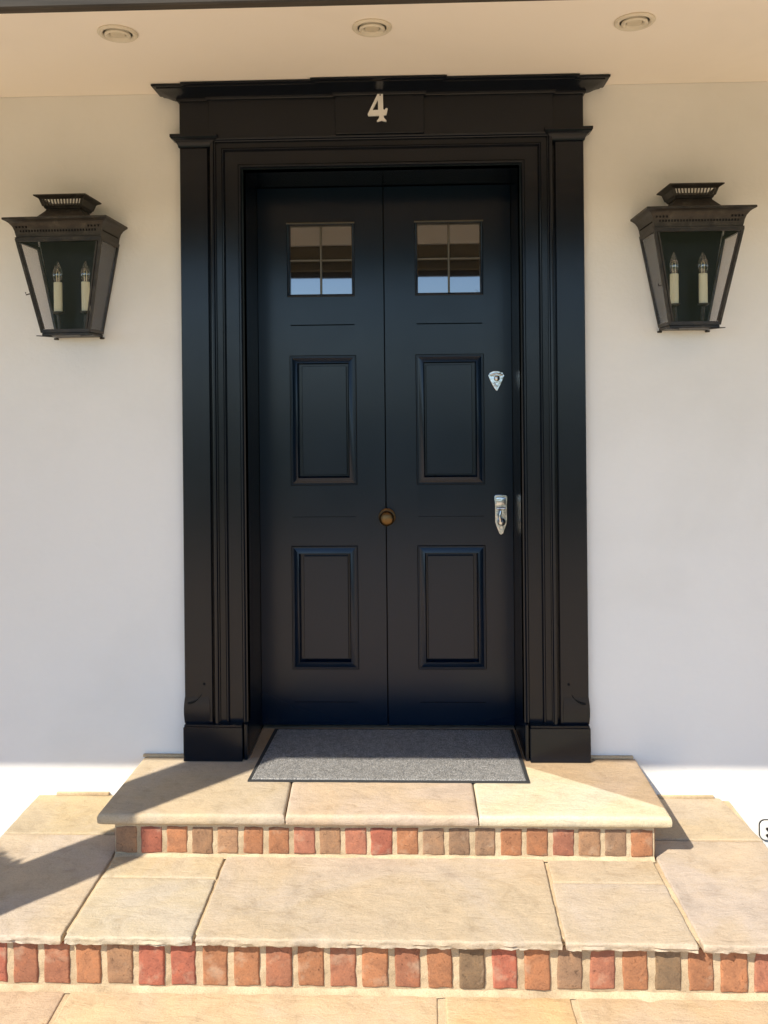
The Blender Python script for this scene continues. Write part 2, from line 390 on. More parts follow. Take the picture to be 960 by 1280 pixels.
# ------------------------------------------------------------------ porch roof
porch = thing('porch_roof', 'cream painted porch ceiling with a dark brown fascia board along its front', 'porch roof')
MB().box(-5.4, 5.4, -1.70, WALL - .001, SOFF, SOFF + .03, 0).build('soffit', M_soffit, porch)
MB().box(-5.4, 5.4, -1.658, -1.58, 2.425, SOFF - .002, .003).build('beam', M_soffit, porch)
MB().box(-5.4, 5.4, -1.70, -1.60, 2.32, 2.422, .003).build('beam', M_beam, porch)
MB().box(-5.4, 5.4, -1.73, -1.702, 2.222, 2.70, .003).build('fascia_board', M_wood, porch)
MB().box(-5.4, 5.4, -1.70, -1.66, 2.262, 2.318, .003).build('beam', M_beam, porch)
MB().hexa([(-5.5, -1.76, 2.702), (5.5, -1.76, 2.702), (5.5, WALL - .002, 3.2), (-5.5, WALL - .002, 3.2)], [(-5.5, -1.76, 2.74), (5.5, -1.76, 2.74), (5.5, WALL - .002, 3.25), (-5.5, WALL - .002, 3.25)]).build('roof_covering', M_tile, porch)
for x, lab in ((-2.235, 'dark timber porch post at the left, its shadow falling across the steps'), (2.6, 'dark timber porch post at the far right of the porch')):
    p = thing('porch_post', lab, 'post', 'square posts holding the porch beam', (x, -1.65, GROUND))
    MB().box(-.09, .09, -.09, .09, .0, 2.24 - GROUND, .004).build('shaft', M_wood, p)

def downlight(x, lab):
    t = thing('downlight', lab, 'ceiling light', 'round recessed downlights in the porch ceiling', (x, -.656, SOFF))
    MB().lathe([(.064, -.0005), (.065, -.004), (.060, -.009), (.052, -.0085), (.047, -.004), (.047, -.0005)], (0, 0, 0), 'z', 40).build('trim_ring', M_trim, t)
    MB().lathe([(.042, -.0045), (.0425, -.010), (.037, -.014), (.030, -.011), (.026, -.006), (.026, -.0045)], (0, 0, 0), 'z', 40).build('inner_ring', M_trim, t)
    MB().lathe([(.024, -.0065), (.0235, -.0075), (.012, -.0095), (.002, -.010)], (0, 0, 0), 'z', 32).build('lamp_lens', M_lens, t)
    return t
downlight(-.954, 'round cream recessed downlight above the left lantern, leftmost of three')
downlight(-.114, 'round cream recessed downlight above the number 4, middle of three')
downlight(.737, 'round cream recessed downlight above the right end of the door cornice, rightmost of three')

# ------------------------------------------------------------------ door surround
sur = thing('door_surround', 'glossy black classical door surround with pilasters, frieze and stepped cornice', 'door frame')
XL, XR = CX - .7905, CX + .7905; KI = .6805                       # outer edge, inner edge of the shafts
KH = .1725
for sg in (-1, 1):
    def bx(mb, a, b_, *rest, **kw):
        x0, x1 = sorted((CX + sg * a, CX + sg * b_)); return mb.box(x0, x1, *rest, **kw)
    pil = bx(MB(), KI, .7905, -.115, WALL + .002, .1425, 2.408, bev=.002).build('pilaster', M_frame, sur)
    bx(bx(MB(), .560, .7925, -.138, WALL + .003, .0005, .134, bev=.0025), .5625, .790, -.134, WALL + .004, .134, .142, bev=.002).build('plinth', M_frame, pil)
    bx(MB(), HO, .557, -.122, WALL + .003, .0005, .1405, bev=.002).build('plinth_return', M_frame, pil)
    x0, x1 = sorted((CX + sg * .668, CX + sg * .7905))
    V, F = plan_sweep([(x0, WALL), (x0, -.116), (x1, -.116), (x1, WALL)], [(.0, 2.408), (.004, 2.410), (.006, 2.418), (.011, 2.428), (.020, 2.436), (.028, 2.440), (.029, 2.444), (.031, 2.445), (.031, 2.456), (.0, 2.4565)], WALL + .002)
    link('capital', tomesh('capital', V, F, M_frame, 30), pil)
    # slightly flared foot with its carved scroll
    x0, x1 = sorted((CX + sg * .695, CX + sg * .7905))
    V, F = plan_sweep([(x0, WALL), (x0, -.1155), (x1, -.1155), (x1, WALL)], [(.0, .245), (.001, .235), (.0025, .220), (.0038, .200), (.0036, .175), (.002, .155), (.001, .1425)], None)
    link('foot', tomesh('foot', V, F, M_frame, 60), pil)
    sc = MB(); pts = [(.778, .222), (.768, .2225), (.756, .226), (.744, .233), (.733, .243), (.724, .256)]
    sc.tube([(CX + sg * a, -.1205 + (.004 if z > .235 else 0), z) for a, z in pts], [.0028, .0046, .0042, .0026, .0018, .0012], 6)
    sc.tube([(CX + sg * .7135, -.1145, .297), (CX + sg * .7135, -.1165, .297)], .0055, 10)
    sc.build('carved_scroll', M_gap, pil)  # near-black colour paints in the shade of a cut groove
    bx(MB(), HO, HO + .034, -.096, .262, .0, TOP + .034, bev=.001).build('jamb_lining', M_frame, sur)
MB().box(CX - HO + .0005, CX + HO - .0005, -.096, .262, TOP, TOP + .034, .001).build('head_lining', M_frame, sur)
AR = .137
prof = [(0, WALL + .002), (0, -.092), (.010, -.092), (.0105, -.118), (.013, -.124), (.018, -.1265), (.024, -.124), (.027, -.117), (.030, -.1155), (.0302, -.104), (.053, -.103), (.0535, -.1085), (.057, -.112), (.061, -.1115), (.064, -.106), (.066, -.0985), (.099, -.098), (.1165, -.098), (.117, -.103), (.121, -.1075), (.126, -.1075), (.130, -.103), (.1315, -.0985), (.137, -.0965), (.137, -.05)]
V, F = frame_sweep(CX - HO - AR, CX + HO + AR, .1425, TOP + AR, prof, False)
link('architrave', tomesh('architrave', V, F, M_frame, 28), sur)
ZF0 = TOP + AR - .021
MB().box(XL, CX - .6725, -.115, WALL + .002, 2.457, 2.602, .0015).build('frieze_end', M_frame, sur)
MB().box(CX + .6725, XR, -.115, WALL + .002, 2.457, 2.602, .0015).build('frieze_end', M_frame, sur)
MB().box(CX - .672, CX + .672, -.130, WALL + .003, ZF0, 2.603, .0015).build('frieze', M_frame, sur)
MB().box(CX - KH, CX + KH, -.146, -.128, ZF0 + .004, 2.604, .0015).build('frieze_block', M_frame, sur)
pts = [(XL, WALL), (XL, -.116), (CX - .6725, -.116), (CX - .6725, -.131), (CX - KH, -.131), (CX - KH, -.147), (CX + KH, -.147), (CX + KH, -.131), (CX + .6725, -.131), (CX + .6725, -.116), (XR, -.116), (XR, WALL)]
prof = [(0, 2.590), (.006, 2.590), (.009, 2.593), (.0095, 2.600), (.013, 2.602), (.022, 2.6035), (.034, 2.607), (.045, 2.612), (.056, 2.616), (.066, 2.618), (.070, 2.6185), (.0705, 2.6225), (.082, 2.623), (.086, 2.625), (.086, 2.6315), (.080, 2.6332)]
V, F = plan_sweep(pts, prof, WALL + .001)
link('cornice', tomesh('cornice', V, F, M_frame, 28), sur)
num = outline('house_number', [[((x - 455) / 960 * 70, (760 - z) / 960 * 70) for x, z in [(452, 278), (545, 278), (548, 540), (572, 552), (598, 520), (625, 530), (612, 590), (602, 636), (556, 642), (558, 684), (602, 738), (594, 752), (552, 742), (517, 732), (482, 742), (444, 752), (436, 740), (476, 690), (476, 642), (452, 650), (292, 650), (280, 622), (340, 500), (400, 380)]],
    [((x - 455) / 960 * 70, (760 - z) / 960 * 70) for x, z in [(460, 372), (460, 552), (362, 552)]]], 3.2, M_num, None, bev=.12)
num.data.transform(Matrix.Scale(.00308, 4)); num.location = (CX - .006, -.152, 2.4835); num.rotation_euler = (0, 0, 0)
tag(num, 'silver metal number 4 fixed to the centre block of the black frieze', 'house number')
MB().lathe([(.0032, 0), (.0028, .0012)], (.0095, -.0048, .104), 'y', 12).build('screw', M_bronze, num)

# ------------------------------------------------------------------ door leaves
def leaf(x0, x1, px0, px1, wx0, wx1, label, furniture):
    t = thing('door_leaf', label, 'door', 'two narrow leaves of the black front door', ((x0 + x1) / 2, DOOR, .012)); ox = (x0 + x1) / 2
    def L(mb_): return mb_
    Y0, Y1 = 0, .045
    zt = TOP - .004 - .012
    def Z(z): return z - .012
    a0, a1 = x0 - ox, x1 - ox; p0, p1 = px0 - ox, px1 - ox; w0, w1 = wx0 - ox, wx1 - ox
    MB().box(a0, p0, Y0, Y1, 0, zt, 0).build('stile', M_door, t)
    MB().box(p1, a1, Y0, Y1, 0, zt, 0).build('stile', M_door, t)
    MB().box(a0 + .01, a1 - .01, Y1 + .0005, Y1 + .008, .001, 1.80, 0).build('backing', M_gap, t)
    for (z0, z1, g) in ((0, .109, 0), (.1115, .256, 0), (.776, .905, 0), (.9065, 1.047, 0), (1.594, 1.728, 0), (1.7325, 1.857, 0), (2.163, TOP - .004, 0)):
        MB().box(p0, p1, Y0, Y1, max(Z(z0), 0), Z(z1), 0).build('rail', M_door, t)
    for (z0, z1) in ((.256, .776), (1.047, 1.594)):
        gl, gr = (.046, .038) if not furniture else (.038, .046)
        pn = MB().box(p0 + gl, p1 - gr, .0045, .03, Z(z0) + .0385, Z(z1) - .0395, .0015, 1).build('panel', M_door, t)
        V, F = frame_sweep(p0 - .0062, p1 + .0062, Z(z0) - .0062, Z(z1) + .0062, [(0, -.0004), (.0026, -.0004)]); link('quirk_shade', tomesh('quirk_shade', V, F, M_gap, 25), pn)  # flat near-black strip, painted shade of a groove round the moulding
        V, F = frame_sweep(p0 - .004, p1 + .004, Z(z0) - .004, Z(z1) + .004, [(0, .004), (0, -.003), (.0015, -.0050), (.0045, -.0050), (.006, -.0006), (.0078, -.0006), (.010, -.0014), (.028, -.0080), (.0305, -.0084), (.032, -.005), (.0335, .012), (.036, .02), (.050, .02)])
        link('moulding', tomesh('moulding', V, F, M_door, 25), pn)
    # window
    z0, z1 = Z(1.857), Z(2.163)
    V, F = frame_sweep(w0 - .006, w1 + .006, z0 - .005, z1 + .007, [(0, .004), (0, -.005), (.003, -.007), (.008, -.006), (.0105, .000), (.0115, .016), (.0115, .03)])
    win = link('window', tomesh('window', V, F, M_door, 25), t)
    MB().box(w0 - .008, w1 + .008, -.012, -.005, z1 + .001, z1 + .0065, .001).build('drip_bead', M_lead, win)
    xm, zm = (w0 + w1) / 2, (z0 + z1) / 2
    MB().box(xm - .0045, xm + .0045, .0065, .018, z0 + .004, z1 - .004, .002).build('glazing_bar', M_lead, win)
    MB().box(w0 + .004, xm - .0046, .0068, .018, zm - .004, zm + .004, .002).build('glazing_bar', M_lead, win)
    MB().box(xm + .0046, w1 - .004, .0068, .018, zm - .004, zm + .004, .002).build('glazing_bar', M_lead, win)
    V, F = frame_sweep(w0 + .003, w1 - .003, z0 + .003, z1 - .003, [(0, .006), (.0035, .0045), (.0042, .016)])
    link('glazing_bead', tomesh('glazing_bead', V, F, M_lead, 25), win)
    k = 0
    for (q0, q1) in ((w0 + .004, xm - .001), (xm + .001, w1 - .004)):
        for (s0, s1) in ((z0 + .004, zm - .001), (zm + .001, z1 - .004)):
            pn = MB().box(q0, q1, 0, .003, s0, s1, 0).build('pane', M_pane, win)
            me = pn.data; c = Vector(((q0 + q1) / 2, .0015, (s0 + s1) / 2))
            rr = Matrix.Translation(Vector((c.x, .0155, c.z))) @ Matrix.Rotation(R([-.36, -.52, -.40, -.50][k]), 4, 'X') @ Matrix.Rotation(R([.2, -.15, -.1, .25][k]), 4, 'Z') @ Matrix.Translation(-c)
            me.transform(rr); k += 1
    if furniture:
        kb = MB().lathe([(.036, 0), (.0365, .004), (.032, .008), (.024, .010), (.015, .013), (.013, .026), (.018, .032), (.0285, .040), (.0325, .050), (.030, .060), (.020, .068), (.006, .071)], (-.105 - ox, 0, Z(.905)), 'y', 36).build('door_knob', M_brass, t, 50)
        sh = outline('latch_plate', [[(-.034, .022), (-.028, .034), (-.012, .040), (.006, .040), (.026, .034), (.033, .022), (.026, .000), (.012, -.026), (.003, -.043), (-.004, -.040), (-.016, -.020), (-.028, .004)]], .010, M_chrome, t); sh.location = (.367 - ox, -.006, Z(1.484))
        MB().lathe([(.012, .0), (.0125, .006), (.009, .010), (.002, .012)], (.001, -.006, .010), 'y', 20).tube([(-.026, -.006, .024), (0, -.009, .031), (.026, -.006, .024)], .004, 8).tube([(-.012, -.006, -.008), (.002, -.008, -.028)], .003, 8).build('keyhole_cover', M_chrome, sh, 50)
        pl = outline('handle_plate', [[(-.027, .078), (-.022, .085), (.022, .085), (.027, .078), (.025, .04), (.025, -.03), (.018, -.052), (.008, -.078), (0, -.084), (-.008, -.078), (-.018, -.052), (-.025, -.03), (-.025, .04)]], .012, M_chrome, t); pl.location = (.381 - ox, -.007, Z(.912))
        MB().box(-.020, .020, -.013, -.006, .044, .074, .003, 2).build('lock_case', M_chrome, pl, 50)
        MB().lathe([(.016, 0), (.017, .012), (.012, .018), (.003, .020)], (0, -.006, -.028), 'y', 20).build('keyhole_cover', M_chrome, pl, 50)
        MB().tube([(-.019, -.010, .028), (.019, -.010, .028)], .006, 10).build('crossbar', M_chrome, pl, 50)
        MB().tube([(.002, -.012, -.028), (-.006, -.028, -.024), (-.008, -.032, .000), (-.004, -.030, .020)], [.007, .007, .006, .005], 10).build('door_handle', M_chrome, pl, 60)
    return t
leaf(-.6515, -.1115, -.512, -.237, -.519, -.241, 'left black door leaf with small four-pane window and two raised panels, no lock plate', False)
leaf(-.1065, .4325, .029, .309, .030, .309, 'right black door leaf carrying the silver lock plates and round brass knob', True)

# ------------------------------------------------------------------ steps
steps = thing('entrance_steps', 'two shallow entrance steps of buff sandstone slabs on red brick risers', 'steps', None, (0, 0, 0))
MB().box(-1.035, .812, -.516, -.088, -.30, -.043, .004).build('mortar_bed', M_mortar, steps)
MB().box(-1.49, 1.225, -.926, -.09, -.45, TREAD - .008, .004).build('mortar_bed', M_mortar, steps)
MB().box(CX - HO + .001, CX + HO - .001, -.088, .26, -.05, -.006, .001).build('threshold', M_stone, steps, color=(.42, .32, .22))
top_c = [(.48, .395, .29), (.50, .395, .30), (.57, .51, .38)]
tx = [(-1.09, -.4435), (-.4400, .2155), (.2190, .866)]
for i, (a, b_) in enumerate(tx):
    bk = [0, .02, 0][i]
    quad = [(a, -.548), (b_, -.548), (b_ - (0.022 if i == 0 else 0) , -.0885), (a + (.018 if i == 0 else -.022 if i == 1 else 0), -.0885)]
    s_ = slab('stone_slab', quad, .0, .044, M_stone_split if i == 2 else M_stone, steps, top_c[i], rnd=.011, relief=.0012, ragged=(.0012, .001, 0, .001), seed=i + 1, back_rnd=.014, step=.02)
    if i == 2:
        # shift object coordinates so the colour split runs diagonally across the slab
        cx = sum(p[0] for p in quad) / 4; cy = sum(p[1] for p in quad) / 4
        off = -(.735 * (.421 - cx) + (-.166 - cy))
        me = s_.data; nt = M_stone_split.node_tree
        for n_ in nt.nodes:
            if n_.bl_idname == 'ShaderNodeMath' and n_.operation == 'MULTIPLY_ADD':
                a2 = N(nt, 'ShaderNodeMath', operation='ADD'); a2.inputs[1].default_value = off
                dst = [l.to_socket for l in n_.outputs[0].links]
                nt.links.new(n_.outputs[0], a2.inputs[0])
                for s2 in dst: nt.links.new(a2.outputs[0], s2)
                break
g_ = .004
tread = [  # quad corners front-left, front-right, back-right, back-left ; colour ; ragged front
    ([(-1.50, -.956), (-1.045, -.956), (-1.045, -.386), (-1.50, -.386)], (0.461, 0.381, 0.295), 1),
    ([(-1.50, -.380), (-1.040, -.378), (-1.040, -.088), (-1.50, -.088)], (0.439, 0.356, 0.236), 0),
    ([(-1.033, -.957), (-.657, -.958), (-.655, -.657), (-1.036, -.655)], (0.465, 0.401, 0.307), 1),
    ([(-1.036, -.650), (-.655, -.652), (-.655, -.500), (-1.036, -.500)], (0.465, 0.384, 0.266), 0),
    ([(-.647, -.959), (.425, -.961), (.439, -.500), (-.647, -.500)], (0.443, 0.366, 0.278), 1),
    ([(.435, -.962), (.812, -.963), (.806, -.664), (.443, -.662)], (0.451, 0.375, 0.294), 1),
    ([(.446, -.658), (.806, -.659), (.806, -.500), (.450, -.500)], (0.443, 0.358, 0.251), 0),
    ([(.826, -.964), (1.23, -.965), (1.228, -.400), (.820, -.398)], (0.449, 0.371, 0.299), 1),
    ([(.820, -.392), (1.228, -.394), (1.19, -.088), (.820, -.088)], (0.443, 0.362, 0.265), 0)]
for i, (qd, c, fr) in enumerate(tread):
    dz = [0, 0, 0, .0005, .001, 0, -.0005, -.001, .001][i]
    slab('stone_slab', qd, TREAD + dz, .025, M_stone, steps, c, rnd=.006, relief=.0018, ragged=(.0065 * fr if fr else .0022, .003, 0, .003), seed=20 + i, step=.012)
# bricks
random.seed(11)
def brick_mesh(w, h, i): return slab_mesh('brick', [(-w / 2, -h / 2), (w / 2, -h / 2), (w / 2, h / 2), (-w / 2, h / 2)], .05, M_brick, rnd=.0065, relief=.0026, ragged=(.0042, .0035, .0042, .0035), seed=60 + i, step=.013, back_rnd=.001)
up_m = [brick_mesh(.0745 - .0022 * (i % 3), .092, i) for i in range(7)]; lo_m = [brick_mesh(.0765 - .002 * (i % 3), .127, 10 + i) for i in range(8)]
RD, OR_, TN, BG, DK, PK, RB = (.34, .110, .066), (.35, .155, .074), (.33, .185, .10), (.285, .172, .10), (.215, .14, .078), (.35, .14, .082), (.31, .128, .07)
def brick(x, z, y, meshes, c, i, rot=0, normal=0):
    v = random.uniform(.82, 1.1); o = link('brick', meshes[i % len(meshes)], steps, tuple(min(1, a * v) for a in c), (x, y, z))
    o.rotation_euler = (R(90 + random.uniform(-.6, .6)), R(random.uniform(-.8, .8)) , R(normal))
    if random.random() < .5: o.rotation_euler[1] += math.pi
    return o
cols = [TN, RD, OR_, TN, TN, OR_, OR_, PK, TN, PK, RD, OR_, BG, BG, BG, OR_, OR_, PK, TN, BG, OR_]
p_ = (.812 + 1.035 + .011) / 21
for k, c in enumerate(cols): brick(-1.035 + .037 + k * p_, -.1005 + random.uniform(-.001, .001), -.5245 + random.uniform(-.001, .001), up_m, c, random.randrange(7))
lc = [OR_, RB, RD, RB, RB, OR_, TN, RD, RD, OR_, OR_, RB, OR_, RB, OR_, RB, OR_, DK, RD, OR_, BG, PK, OR_, DK, OR_, OR_, PK, OR_, RD]
for k, c in enumerate(lc): brick(-1.447 + .0948 * k, -.2465 + random.uniform(-.0015, .0015), -.9355 + random.uniform(-.0015, .0015), lo_m, c, random.randrange(8))
for k in range(4):
    for sg, x in ((-1, -1.043), (1, .820)):
        brick(x, -.1005, -.476 + k * p_ * 1.16, up_m, random.choice([OR_, TN, RD, BG]), k, normal=90 * sg)
for k in range(8):
    for sg, x in ((-1, -1.498), (1, 1.233)):
        brick(x, -.2465, -.872 + k * .0985, lo_m, random.choice([OR_, TN, RD, BG]), k, normal=90 * sg)
# wobbly mortar faces and fillets
def mortar_strip(x0, x1, z0, z1, y, seed, amp=.002, depth=.02, name='mortar_joint'):
    nx = int((x1 - x0) / .008); nz_ = max(3, int((z1 - z0) / .006)); V, F = [], []
    for j in range(nz_ + 1):
        for i in range(nx + 1):
            x = x0 + (x1 - x0) * i / nx; z = z0 + (z1 - z0) * j / nz_
            n_ = noise.fractal(Vector((x * 30 + seed, z * 30, seed)), 1., 2., 3) * amp
            V.append((x, y + n_, z))
    for j in range(nz_):
        for i in range(nx): F.append((j * (nx + 1) + i, j * (nx + 1) + i + 1, (j + 1) * (nx + 1) + i + 1, (j + 1) * (nx + 1) + i))
    return link(name, tomesh(name, V, F, M_mortar, 60), steps)
mortar_strip(-1.037, .813, TREAD - .005, -.042, -.5205, 3)
mortar_strip(-1.492, 1.227, GROUND - .01, TREAD - .022, -.9295, 8)
def fillet(x0, x1, y, z, w, h, seed, name='mortar_fillet'):
    n_ = int((x1 - x0) / .01); V, F = [], []; K = 6
    for i in range(n_ + 1):
        x = x0 + (x1 - x0) * i / n_; a = 1 + .45 * noise.fractal(Vector((x * 14, seed, 0)), 1, 2, 3)
        for k in range(K):
            t_ = k / (K - 1); V.append((x, y - w * a * (1 - t_) , z - .002 + h * a * t_ ** 1.6))
    for i in range(n_):
        for k in range(K - 1): F.append((i * K + k, (i + 1) * K + k, (i + 1) * K + k + 1, i * K + k + 1))
    return link(name, tomesh(name, V, F, M_mortar, 60), steps)
fillet(-1.037, .813, -.518, TREAD, .020, .010, 2); fillet(-1.49, 1.227, -.929, GROUND + .001, .022, .010, 5)
for (x0, x1, z, hh, dd) in ((-1.425, -1.215, TREAD, .012, .012), (.95, 1.165, TREAD, .012, .012), (-1.075, CX - .795, 0, .010, .014), (CX + .795, .855, 0, .010, .014)):
    MB().box(x0, x1, WALL - dd, WALL - .0005, z + .0005, z + hh, .003, 2).build('mortar_fillet', M_mortar, steps)

# ------------------------------------------------------------------ doormat
matt = thing('doormat', 'speckled grey doormat with a dark rubber edge on the stone step', 'doormat', None, (-.095, -.062, .001))
x0, x1, y0, y1 = -.510, .512, -.243, .235
V = [(x0 - .012, y0 - .001), (x1 + .006, y0 - .003), (x1 + .004, y1), (x0 + .012, y1)]
MB().hexa([(x, y, 0) for x, y in V], [(x, y, .005) for x, y in V]).build('border', M_rubber, matt)
b = bmesh.new(); q = [Vector((V[0][0] + .012, V[0][1] + .008)), Vector((V[1][0] - .010, V[1][1] + .008)), Vector((V[2][0] - .012, V[2][1] - .012)), Vector((V[3][0] + .014, V[3][1] - .012))]
nx, ny = 250, 118; VV, FF = [], []
for j in range(ny + 1):
    for i in range(nx + 1):
        a, c = i / nx, j / ny; p = q[0] * (1 - a) * (1 - c) + q[1] * a * (1 - c) + q[2] * a * c + q[3] * (1 - a) * c
        e = min(i, nx - i, j, ny - j); VV.append((p.x, p.y, (.004 if e == 0 else .0085 + random.uniform(-.0012, .0012) + .0012 * noise.noise(Vector((p.x * 5, p.y * 5, 0))))))
for j in range(ny):
    for i in range(nx): k = j * (nx + 1) + i; FF.append((k, k + 1, k + nx + 2, k + nx + 1))
b.free(); link('pile', tomesh('pile', VV, FF, M_pile, 80, False), matt)

# ------------------------------------------------------------------ lanterns
def make_lantern(x, label):
    t = thing('wall_lantern', label, 'wall lantern', 'pair of bronze wall lanterns either side of the door', (x, WALL, 1.68))
    # local: y 0 = wall, -y towards viewer ; z 0 = bottom of body
    TZ = .350; ht, hb, dt, db = .160, .090, .195, .142
    def corner(s, front, z, out=0.):
        k = z / TZ; h = hb + (ht - hb) * k + out; dd = (db + (dt - db) * k + out) if front else .010
        return Vector((s * h, -dd, z))
    fr = MB()
    for s in (-1, 1):
        for fnt in (True, False):
            a, c = corner(s, fnt, 0), corner(s, fnt, TZ); w = .0052
            quad = lambda p: [(p.x - w, p.y - w, p.z), (p.x + w, p.y - w, p.z), (p.x + w, p.y + w, p.z), (p.x - w, p.y + w, p.z)]
            fr.hexa(quad(a), quad(c))
    def bar(a, c, w, h): 
        dd = (c - a).normalized(); n_ = Vector((-dd.y, dd.x, 0)) * w; zz = Vector((0, 0, h)); fr.hexa([a - n_ - zz, c - n_ - zz, c + n_ - zz, a + n_ - zz], [a - n_ + zz, c - n_ + zz, c + n_ + zz, a + n_ + zz])
    for z, h in ((.006, .0065), (TZ - .004, .006)):
        bar(corner(-1, True, z), corner(1, True, z), .0055, h)
        for s in (-1, 1): bar(corner(s, True, z), corner(s, False, z), .0055, h)
    fr.build('frame', M_bronze, t)
    # door beading inside the front glass
    bd = MB(); 
    for s in (-1, 1):
        a, c = corner(s, True, .014) + Vector((-s * .011, -.004, 0)), corner(s, True, TZ - .012) + Vector((-s * .011, -.004, 0)); w = .0028
        quad = lambda p: [(p.x - w, p.y - w, p.z), (p.x + w, p.y - w, p.z), (p.x + w, p.y + w, p.z), (p.x - w, p.y + w, p.z)]
        bd.hexa(quad(a), quad(c))
    bd.tube([corner(-1, True, TZ * .42) + Vector((-.008, 0, 0)), corner(-1, True, TZ * .42) + Vector((-.020, -.004, -.004)), corner(-1, True, TZ * .42) + Vector((-.022, -.004, .006))], .0025, 6)
    bd.build('door_bead', M_bronze, t)
    def pane(p, name='glass_pane'):
        n_ = (p[1] - p[0]).cross(p[3] - p[0]).normalized() * .001
        MB().hexa([v - n_ for v in p], [v + n_ for v in p]).build(name, M_glass, t)
    pane([corner(-1, True, .01) + Vector((.006, 0, 0)), corner(1, True, .01) + Vector((-.006, 0, 0)), corner(1, True, TZ - .01) + Vector((-.006, 0, 0)), corner(-1, True, TZ - .01) + Vector((.006, 0, 0))])
    for s in (-1, 1):
        pane([corner(s, True, .01) + Vector((0, .006, 0)), corner(s, False, .01) + Vector((0, -.006, 0)), corner(s, False, TZ - .01) + Vector((0, -.006, 0)), corner(s, True, TZ - .01) + Vector((0, .006, 0))])
    bp = [(-hb + .002, 0), (hb - .002, 0), (ht - .002, TZ + .05), (-ht + .002, TZ + .05)]
    MB().hexa([(a, -.004, c) for a, c in bp], [(a, -.011, c) for a, c in bp]).build('back_plate', M_back, t)
    # base tray with feet
    ba = MB(); ba.box(-hb - .002, hb + .002, -db - .002, -.002, -.012, -.001, .002)
    for s in (-1, 1):
        ba.hexa([(s * (hb - .03), -db - .010, -.018), (s * (hb + .018), -db - .014, -.014), (s * (hb + .010), -db + .02, -.013), (s * (hb - .03), -db + .02, -.016)], [(s * (hb - .03), -db - .010, -.0125), (s * (hb + .018), -db - .014, -.0105), (s * (hb + .010), -db + .02, -.0122), (s * (hb - .03), -db + .02, -.0122)])
        ba.box(s * (hb + .002) - .008, s * (hb + .002) + .008, -.02, -.004, -.020, -.0125, .002)
    ba.build('base_tray', M_bronze, t)
    # cornice
    prof = [(-.006, TZ), (.004, TZ), (.005, TZ + .006), (.001, TZ + .008), (.003, TZ + .016), (.0055, TZ + .030), (.011, TZ + .045), (.020, TZ + .057), (.031, TZ + .065), (.038, TZ + .0675), (.038, TZ + .0745), (.034, TZ + .0765)]
    V, F = plan_sweep([(-ht, -.001), (-ht, -dt), (ht, -dt), (ht, -.001)], prof, None)
    n_ = len(V); V += [(-ht - .034, -.001, TZ + .0765), (ht + .034, -.001, TZ + .0765)]
    tr = (len(prof) - 1) * 4; F.append((tr, tr + 1, tr + 2, tr + 3))
    co = link('cornice', tomesh('cornice', V, F, M_bronze, 30), t)
    ho = MB()
    for k in range(27): xx = -.142 + k * .0109; ho.box(xx - .0027, xx + .0027, -dt - .0075, -dt - .0035, TZ + .0245, TZ + .033, .001)
    for s in (-1, 1):
        for k in range(4):
            xx = s * (.118 + k * .0125); ho.box(xx - .0025, xx + .0025, -dt - .0145, -dt - .008, TZ + .039, TZ + .046, .001)
        for k in range(14):
            y_ = -.025 - k * .012; xx = s * (ht + .0055); ho.box(xx - .002, xx + .002, y_ - .002, y_ + .002, TZ + .0255, TZ + .031, .001)
    ho = ho.build('pierced_holes', M_gap, co); ho['kind'] = 'stuff'
    # chimney
    yc = -.100; Z0 = TZ + .0765
    V, F = plan_sweep([(-.066, yc + .05), (-.066, yc - .05), (.066, yc - .05), (.066, yc + .05), (-.066, yc + .05)], [(.032, Z0), (.029, Z0 + .005), (0, Z0 + .040), (0, Z0 + .046)], None)
    def closed(prof):
        V, F = [], []
        for o_, z in prof: V += [(-.066 - o_, yc - .05 - o_, z), (.066 + o_, yc - .05 - o_, z), (.066 + o_, yc + .05 + o_, z), (-.066 - o_, yc + .05 + o_, z)]
        for j in range(len(prof) - 1):
            for i in range(4): F.append((j * 4 + i, j * 4 + (i + 1) % 4, (j + 1) * 4 + (i + 1) % 4, (j + 1) * 4 + i))
        return V, F
    V, F = closed([(.034, Z0 - .001), (.031, Z0 + .004), (.001, Z0 + .038), (-.001, Z0 + .044), (-.006, Z0 + .044)]); ch = link('chimney', tomesh('chimney', V, F, M_bronze, 30), t)
    V, F = closed([(-.004, Z0 + .044), (.003, Z0 + .046), (.006, Z0 + .052), (.009, Z0 + .056)]); 
    V2, F2 = closed([(.017, Z0 + .078), (.022, Z0 + .083), (.032, Z0 + .088), (.034, Z0 + .089), (.034, Z0 + .0935), (.028, Z0 + .0945), (.012, Z0 + .079)])
    n_ = len(V); V += V2; F += [tuple(i + n_ for i in f_) for f_ in F2]
    cp = link('chimney_cap', tomesh('chimney_cap', V, F, M_bronze, 30), ch)
    sl = MB()      # vertical bars of the pierced band, open between them
    def vb(a, c, w=.0022):
        a, c = Vector(a), Vector(c); sl.hexa([(a.x - w, a.y - .001, a.z), (a.x + w, a.y - .001, a.z), (a.x + w, a.y + .001, a.z), (a.x - w, a.y + .001, a.z)], [(c.x - w, c.y - .001, c.z), (c.x + w, c.y - .001, c.z), (c.x + w, c.y + .001, c.z), (c.x - w, c.y + .001, c.z)])
    for fy in (-1, 1):
        for k in range(12):
            xx = -.0605 + k * .011; vb((xx, yc + fy * (.05 + .009), Z0 + .055), (xx * 1.12, yc + fy * (.05 + .016), Z0 + .079))
        for s in (-1, 1): vb((s * .072, yc + fy * .058, Z0 + .055), (s * .080, yc + fy * .066, Z0 + .079), .005)
